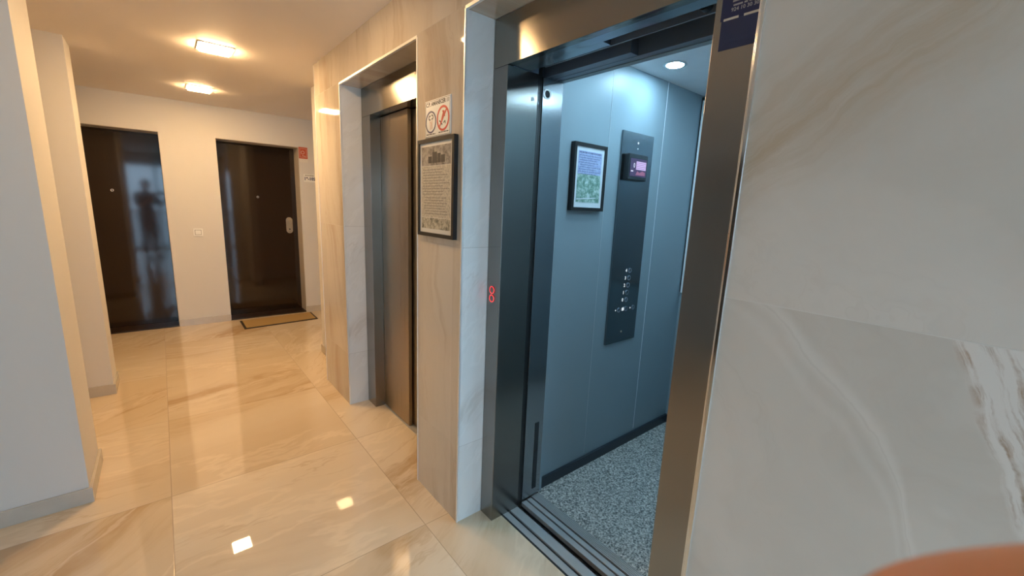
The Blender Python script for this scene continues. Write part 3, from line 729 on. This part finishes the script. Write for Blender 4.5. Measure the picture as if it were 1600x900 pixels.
FE = thing('fire_sign', (1.41, YF, 1.89), 'small red fire safety sign at the top right corner of the mat door', 'sign')
build('sign_plate', MB().box(1.364, 1.462, YF - .003, YF - .0003, 1.938, 2.072), M['red_sign'], FE)
build('sign_footer', MB().box(1.364, 1.462, YF - .003, YF - .0003, 1.895, 1.9375), M['paper'], FE)
FY = ON_Y(YF - .0032)
sy = MB(); 
for q in ([(1.376, 2.055), (1.45, 2.055), (1.45, 1.955), (1.376, 1.955), (1.376, 2.055)],): strip(sy, q, .005, FY)
sy.ring((1.408, YF - .0032, 2.01), (0, -1, 0), .022, .008, .0006); strip(sy, [(1.40, 1.975), (1.44, 1.965)], .008, FY)
build('sign_symbol', sy, M['skin_print'], FE)

NP = thing('flat_number_plate', (1.48, YF, 1.66), 'small number plate reading 102 on the wall right of the mat door', 'sign')
build('plate', MB().box(1.404, 1.548, YF - .003, YF - .0003, 1.660, 1.756), M['white'], NP)
text_mesh('plate_number', '1º-102', .050, M['navy'], lambda s, t, n: FY(s + 1.476, t + 1.699, n), NP, bold=.0022)
tm = MB(); text_rows(tm, FY, 1.42, 1.53, 1.744, 1, .01, .010, 0, 21, 0); build('plate_caption', tm, M['ink'], NP)

MT = thing('doormat', (1.0, 5.52, 0), 'thin tan coir doormat with a dark border in front of the far door', 'doormat')
P4 = [(.603, 5.705), (1.395, 5.735), (1.385, 5.375), (.603, 5.325)]
def quad(pts, z, inset=0.):
    c = Vector((sum(p[0] for p in pts) / 4, sum(p[1] for p in pts) / 4)); out = []
    for p in pts: out.append(Vector((p[0] - math.copysign(inset, p[0] - c.x), p[1] - math.copysign(inset, p[1] - c.y), z)))
    return out
build('mat_border', MB().prism(quad(P4, 0.), (0, 0, .008)), M['coir_edge'], MT, bevel=.002)
build('mat_pile', MB().prism(quad(P4, .0078, .022), (0, 0, .005)), M['coir'], MT, bevel=.0015)

# ------------------------------------------------------------------ ceiling lamps
def ceiling_lamp(x, y, label, k):
    t = thing('ceiling_lamp', (x, y, CZ), label, 'ceiling light', 'square recessed ceiling lamps')
    s = .098; r = .083
    f = MB(); z0 = CZ - .006
    f.box(x - s, x + s, y - s, y - r, z0, CZ - .0002); f.box(x - s, x + s, y + r, y + s, z0, CZ - .0002); f.box(x - s, x - r, y - r, y + r, z0, CZ - .0002); f.box(x + r, x + s, y - r, y + r, z0, CZ - .0002)
    build('lamp_frame', f, M['white'], t, bevel=.001)
    em = emitter('lamp_glow', LAMP, k * LAMP_POWER / ((2 * r) ** 2 * math.pi))
    build('diffuser', MB().box(x - r, x + r, y - r, y + r, CZ - .018, CZ - .0006), em, t, bevel=.003)
ceiling_lamp(.37, 3.57, 'lit square recessed ceiling lamp, the nearer and brighter of the two in view', 1.35)
ceiling_lamp(.37, 4.98, 'lit square recessed ceiling lamp nearest the far doors', .85)
ceiling_lamp(.37, 2.16, 'lit square recessed ceiling lamp just above the view, before the two lift doorways', .5)

# ------------------------------------------------------------------ the photographer (fingertip in view at the lower right; the rest stands behind the lens)
def C3(x, up, fwd): return Vector((0, 0, H)) + RIGHT * x - DOWN * up + FWD * fwd
fd = Vector((FWD.x, FWD.y, 0)).normalized(); rt = Vector((fd.y, -fd.x, 0))
BC = -fd * .40 + rt * .03
def B3(r, f, z): return BC + rt * r + fd * f + Vector((0, 0, z))
def skinned(name, chains, mat, parent=None, sub=2, **k):
    me = bpy.data.meshes.new(name); vs = []; es = []; rad = []; roots = []
    idx = {}
    for ch in chains:
        prev = None; first = True
        for p, r in ch:
            key = tuple(round(c, 4) for c in p)
            if key in idx: i = idx[key]
            else:
                i = len(vs); vs.append(p); rad.append(r); idx[key] = i
                if first: roots.append(i)
            if prev is not None and prev != i: es.append((prev, i))
            prev = i; first = False
    me.from_pydata([tuple(v) for v in vs], es, [])
    me.materials.append(mat)
    o = bpy.data.objects.new(name, me); COL.objects.link(o)
    if parent is not None: o.parent = parent; o.matrix_parent_inverse = wmat(parent).inverted()
    s = o.modifiers.new('skin', 'SKIN'); s.use_smooth_shade = True
    lay = me.skin_vertices[0].data if me.skin_vertices else None
    if lay is None:
        bm = bmesh.new(); bm.from_mesh(me); bm.verts.layers.skin.verify(); bm.to_mesh(me); bm.free(); lay = me.skin_vertices[0].data
    for i, r in enumerate(rad):
        rr = r if isinstance(r, tuple) else (r, r)
        lay[i].radius = rr; lay[i].use_root = i in roots
    d = o.modifiers.new('sub', 'SUBSURF'); d.levels = sub; d.render_levels = sub
    return tag(o, **k) if k else o
PR = thing('person', (BC.x, BC.y, 0), 'person taking the picture, only a blurred fingertip shows at the lower right corner', 'person')
hipL, hipR = B3(-.09, 0, .90), B3(.09, 0, .90)
pel = B3(0, 0, .95)
sR, sL = B3(.185, 0, 1.385), B3(-.185, 0, 1.385)
eR, eL = B3(.255, .08, 1.12), B3(-.235, .08, 1.12)
wR, wL = C3(.205, -.125, -.045), C3(-.10, -.12, -.045)
pR, pL = C3(.168, -.065, -.022), C3(-.052, -.062, -.028)
chest = B3(0, .0, 1.28); neck0 = B3(0, .0, 1.43); head0 = B3(0, .02, 1.53); head1 = B3(0, .03, 1.61); head2 = B3(0, .02, 1.67)
body = [
    [(pel, (.12, .085)), (B3(0, 0, 1.10), (.105, .075)), (chest, (.125, .085)), (B3(0, 0, 1.38), (.09, .07)), (neck0, .058), (B3(0, .015, 1.50), .055), (B3(0, .02, 1.56), .05)],
    [(pel, .10), (hipL, .085), (B3(-.10, .02, .49), .058), (B3(-.105, -.01, .30), .052), (B3(-.11, -.02, .09), .036), (B3(-.115, .06, .045), .036), (B3(-.12, .15, .03), .026)],
    [(pel, .10), (hipR, .085), (B3(.10, .02, .49), .058), (B3(.105, -.01, .30), .052), (B3(.11, -.02, .09), .036), (B3(.115, .06, .045), .036), (B3(.12, .15, .03), .026)],
    [(B3(0, 0, 1.38), .1), (sR, .062), (eR, .042), (wR, (.030, .024)), (pR, (.038, .016))],
    [(B3(0, 0, 1.38), .1), (sL, .062), (eL, .042), (wL, (.030, .024)), (pL, (.038, .016))],
    # right hand round the phone's right end; the index finger strays before the lens
    [(C3(.150, -.038, -.010), .0095), (C3(.128, -.024, .016), .0092), (C3(.092, -.0255, .027), .0090), (C3(.062, -.0277, .031), .0088), (C3(.043, -.0284, .0315), .0084), (C3(.033, -.0288, .0315), .0078), (C3(.0265, -.0303, .0315), .0058)],
    [(C3(.158, -.052, -.012), .0095), (C3(.152, -.054, .010), .0090), (C3(.125, -.058, .013), .0086), (C3(.103, -.060, .009), .0080)],
    [(C3(.160, -.070, -.014), .0092), (C3(.155, -.074, .008), .0086), (C3(.128, -.078, .011), .0082), (C3(.108, -.080, .008), .0076)],
    [(C3(.162, -.088, -.020), .0082), (C3(.155, -.093, .000), .0076), (C3(.135, -.096, .008), .0072), (C3(.120, -.097, .006), .0066)],
    [(C3(.172, -.060, -.030), .0110), (C3(.152, -.035, -.034), .0105), (C3(.126, -.022, -.028), .0092)],
    # left hand pinching the phone's left end from below
    [(C3(-.045, -.055, -.018), .0095), (C3(-.044, -.040, -.006), .0088), (C3(-.036, -.030, -.001), .0080)],
    [(C3(-.050, -.068, -.012), .0092), (C3(-.040, -.074, .002), .0086), (C3(-.022, -.074, .001), .0080)],
    [(C3(-.055, -.082, -.014), .0090), (C3(-.040, -.090, -.001), .0084), (C3(-.020, -.090, -.004), .0076)],
    [(C3(-.060, -.095, -.018), .0080), (C3(-.045, -.103, -.006), .0074), (C3(-.027, -.103, -.008), .0068)],
    [(C3(-.060, -.055, -.034), .0108), (C3(-.040, -.038, -.034), .0100), (C3(-.018, -.030, -.028), .0090)],
]
bo = skinned('body', body, M['skin'], PR)
# the head is added to the same mesh, with its brow, nose, mouth and ears
dg_ = bpy.context.evaluated_depsgraph_get(); me_b = bpy.data.meshes.new_from_object(bo.evaluated_get(dg_))
bo.modifiers.clear(); bo.data = me_b
HC = B3(0, .035, 1.605)
def head_pt(a, b, k=1.):
    """a: angle round from the face (0) over the person's right, b: height angle"""
    x, y, z = math.cos(b) * math.sin(a), math.cos(b) * math.cos(a), math.sin(b)
    wj = 1. - .30 * max(0., -z) ** 1.3                       # the jaw narrows
    px, py, pz = .076 * x * wj, .094 * y * (1. - .12 * max(0., -z)), .116 * z
    if y > 0:
        g = math.exp(-(a / .16) ** 2)
        py += .022 * g * math.exp(-((z + .12) / .17) ** 2)                      # nose
        py += .006 * g * math.exp(-((z - .12) / .2) ** 2)
        for s1 in (-1, 1): py -= .010 * math.exp(-((a - s1 * .38) / .17) ** 2 - ((z - .03) / .10) ** 2)   # eye hollows
        py += .005 * math.exp(-(a / .35) ** 2 - ((z + .44) / .05) ** 2) + .005 * math.exp(-(a / .32) ** 2 - ((z + .55) / .05) ** 2)   # lips
        py += .007 * math.exp(-(a / .4) ** 2 - ((z + .82) / .12) ** 2)           # chin
    return HC + (rt * px + fd * py + Vector((0, 0, pz))) * k
def head_grid(bm, na, nb, keep=None, k=1.):
    g = {}
    for j in range(nb + 1):
        for i in range(na):
            aa = -math.pi + 2 * math.pi * i / na; bb = -math.pi / 2 + math.pi * j / nb
            g[i, j] = (bm.verts.new(head_pt(aa, bb, k)), aa, bb)
    for j in range(nb):
        for i in range(na):
            q = [g[i, j], g[(i + 1) % na, j], g[(i + 1) % na, j + 1], g[i, j + 1]]
            if keep and not all(keep(t[1], t[2]) for t in q): continue
            f = bm.faces.new([t[0] for t in q]); f.smooth = True
bm = bmesh.new(); bm.from_mesh(me_b); head_grid(bm, 96, 64)
for s1 in (-1, 1):
    q = Matrix.Translation(HC + rt * s1 * .077 - fd * .004 + Vector((0, 0, -.004))) @ Matrix.Rotation(math.atan2(fd.y, fd.x) + s1 * -.35, 4, 'Z') @ Matrix.Diagonal((.017, .007, .031, 1))
    bmesh.ops.create_uvsphere(bm, u_segments=20, v_segments=14, radius=1., matrix=q)
bmesh.ops.remove_doubles(bm, verts=bm.verts, dist=1e-6)
bmesh.ops.recalc_face_normals(bm, faces=bm.faces); bm.to_mesh(me_b); bm.free()
for p in me_b.polygons: p.use_smooth = True
for s1 in (-1, 1):
    e = MB(); c = head_pt(s1 * .38, .03) - fd * .006
    bmesh.ops.create_uvsphere(e.bm, u_segments=18, v_segments=12, radius=.0115, matrix=Matrix.Translation(c))
    eo = build('eye', e, M['white'], PR, smooth=True, label='white of the eye')
    e = MB(); bmesh.ops.create_uvsphere(e.bm, u_segments=16, v_segments=10, radius=.0052, matrix=Matrix.Translation(c + fd * .0075))
    build('iris', e, M['hair'], eo, smooth=True)
hm = MB(); head_grid(hm.bm, 72, 48, lambda a_, b_: b_ > .62 - .95 * min(1., max(0., abs(a_) - .75) / .9) - (.25 if abs(a_) > 1.9 else 0), 1.07)
for v in [v for v in hm.bm.verts if not v.link_faces]: hm.bm.verts.remove(v)
ho = build('hair', hm, M['hair'], PR, smooth=True)
sd = ho.modifiers.new('thickness', 'SOLIDIFY'); sd.thickness = .014; sd.offset = -.6
def garment(name, keep, mat, gap, hems):
    """cloth that follows the body: the covered skin faces, lifted along their normals; open edges are drawn level at a hem"""
    g = bmesh.new(); g.from_mesh(me_b); g.normal_update()
    def loc(c): d = c - BC; return d.dot(rt), d.dot(fd), c.z
    drop = [f for f in g.faces if not keep(*loc(f.calc_center_median()))]
    bmesh.ops.delete(g, geom=drop, context='FACES')
    seen = set(); isl = []                                  # stray scraps of the selection are dropped
    for f in g.faces:
        if f in seen: continue
        st = [f]; seen.add(f); part = []
        while st:
            q = st.pop(); part.append(q)
            for e in q.edges:
                for h in e.link_faces:
                    if h not in seen: seen.add(h); st.append(h)
        isl.append(part)
    big = max(isl, key=len)
    bmesh.ops.delete(g, geom=[f for i in isl if len(i) < .1 * len(big) for f in i], context='FACES')
    bmesh.ops.delete(g, geom=[v for v in g.verts if not v.link_faces], context='VERTS')
    nv = {v: v.normal.copy() for v in g.verts}
    for v in g.verts: v.co += nv[v] * gap
    for v in g.verts:
        if any(e.is_boundary for e in v.link_edges):
            for z in hems:
                if abs(v.co.z - z) < .045 and loc(v.co)[1] < .13: v.co.z = z
    me = bpy.data.meshes.new(name); g.to_mesh(me); g.free(); me.materials.clear(); me.materials.append(mat)
    for p in me.polygons: p.use_smooth = True
    o = bpy.data.objects.new(name, me); COL.objects.link(o); o.parent = PR; o.matrix_parent_inverse = wmat(PR).inverted()
    q = o.modifiers.new('thickness', 'SOLIDIFY'); q.thickness = .004; q.offset = 1.
    return o
garment('shirt', lambda r_, f_, z_: (.86 < z_ < 1.445 and abs(r_) < .165 and f_ < .135) or (1.17 < z_ < 1.46 and f_ < .10), M['shirt'], .017, (.86, 1.17))
garment('trousers', lambda r_, f_, z_: .12 < z_ < .97 and f_ < .14, M['trousers'], .010, (.12, .97))
for s_ in (-1, 1):
    skinned('shoe', [[(B3(s_ * .11, -.055, .045), (.042, .044)), (B3(s_ * .112, .02, .048), (.044, .048)), (B3(s_ * .118, .12, .036), (.046, .034)), (B3(s_ * .12, .17, .030), (.036, .026))]], M['shoe'], PR)

PH = thing('phone', tuple(C3(.055, -.02, -.008)), 'dark phone held sideways behind the lens', 'phone')
bm_ = MB(); cs_ = [C3(x, u_, f_) for f_ in (-.0105, -.0025) for (x, u_) in ((-.020, .020), (.135, .020), (.135, -.058), (-.020, -.058))]
vv = [bm_.bm.verts.new(q) for q in cs_]
for f_ in ((0, 1, 2, 3), (7, 6, 5, 4), (0, 4, 5, 1), (1, 5, 6, 2), (2, 6, 7, 3), (3, 7, 4, 0)): bm_.bm.faces.new([vv[i] for i in f_])
build('phone_body', bm_, M['phone'], PH, bevel=.0025, seg=3)
build('camera_lens', MB().ring(C3(0, 0, -.0026), FWD, .007, .002, .0012), M['chrome'], PH)
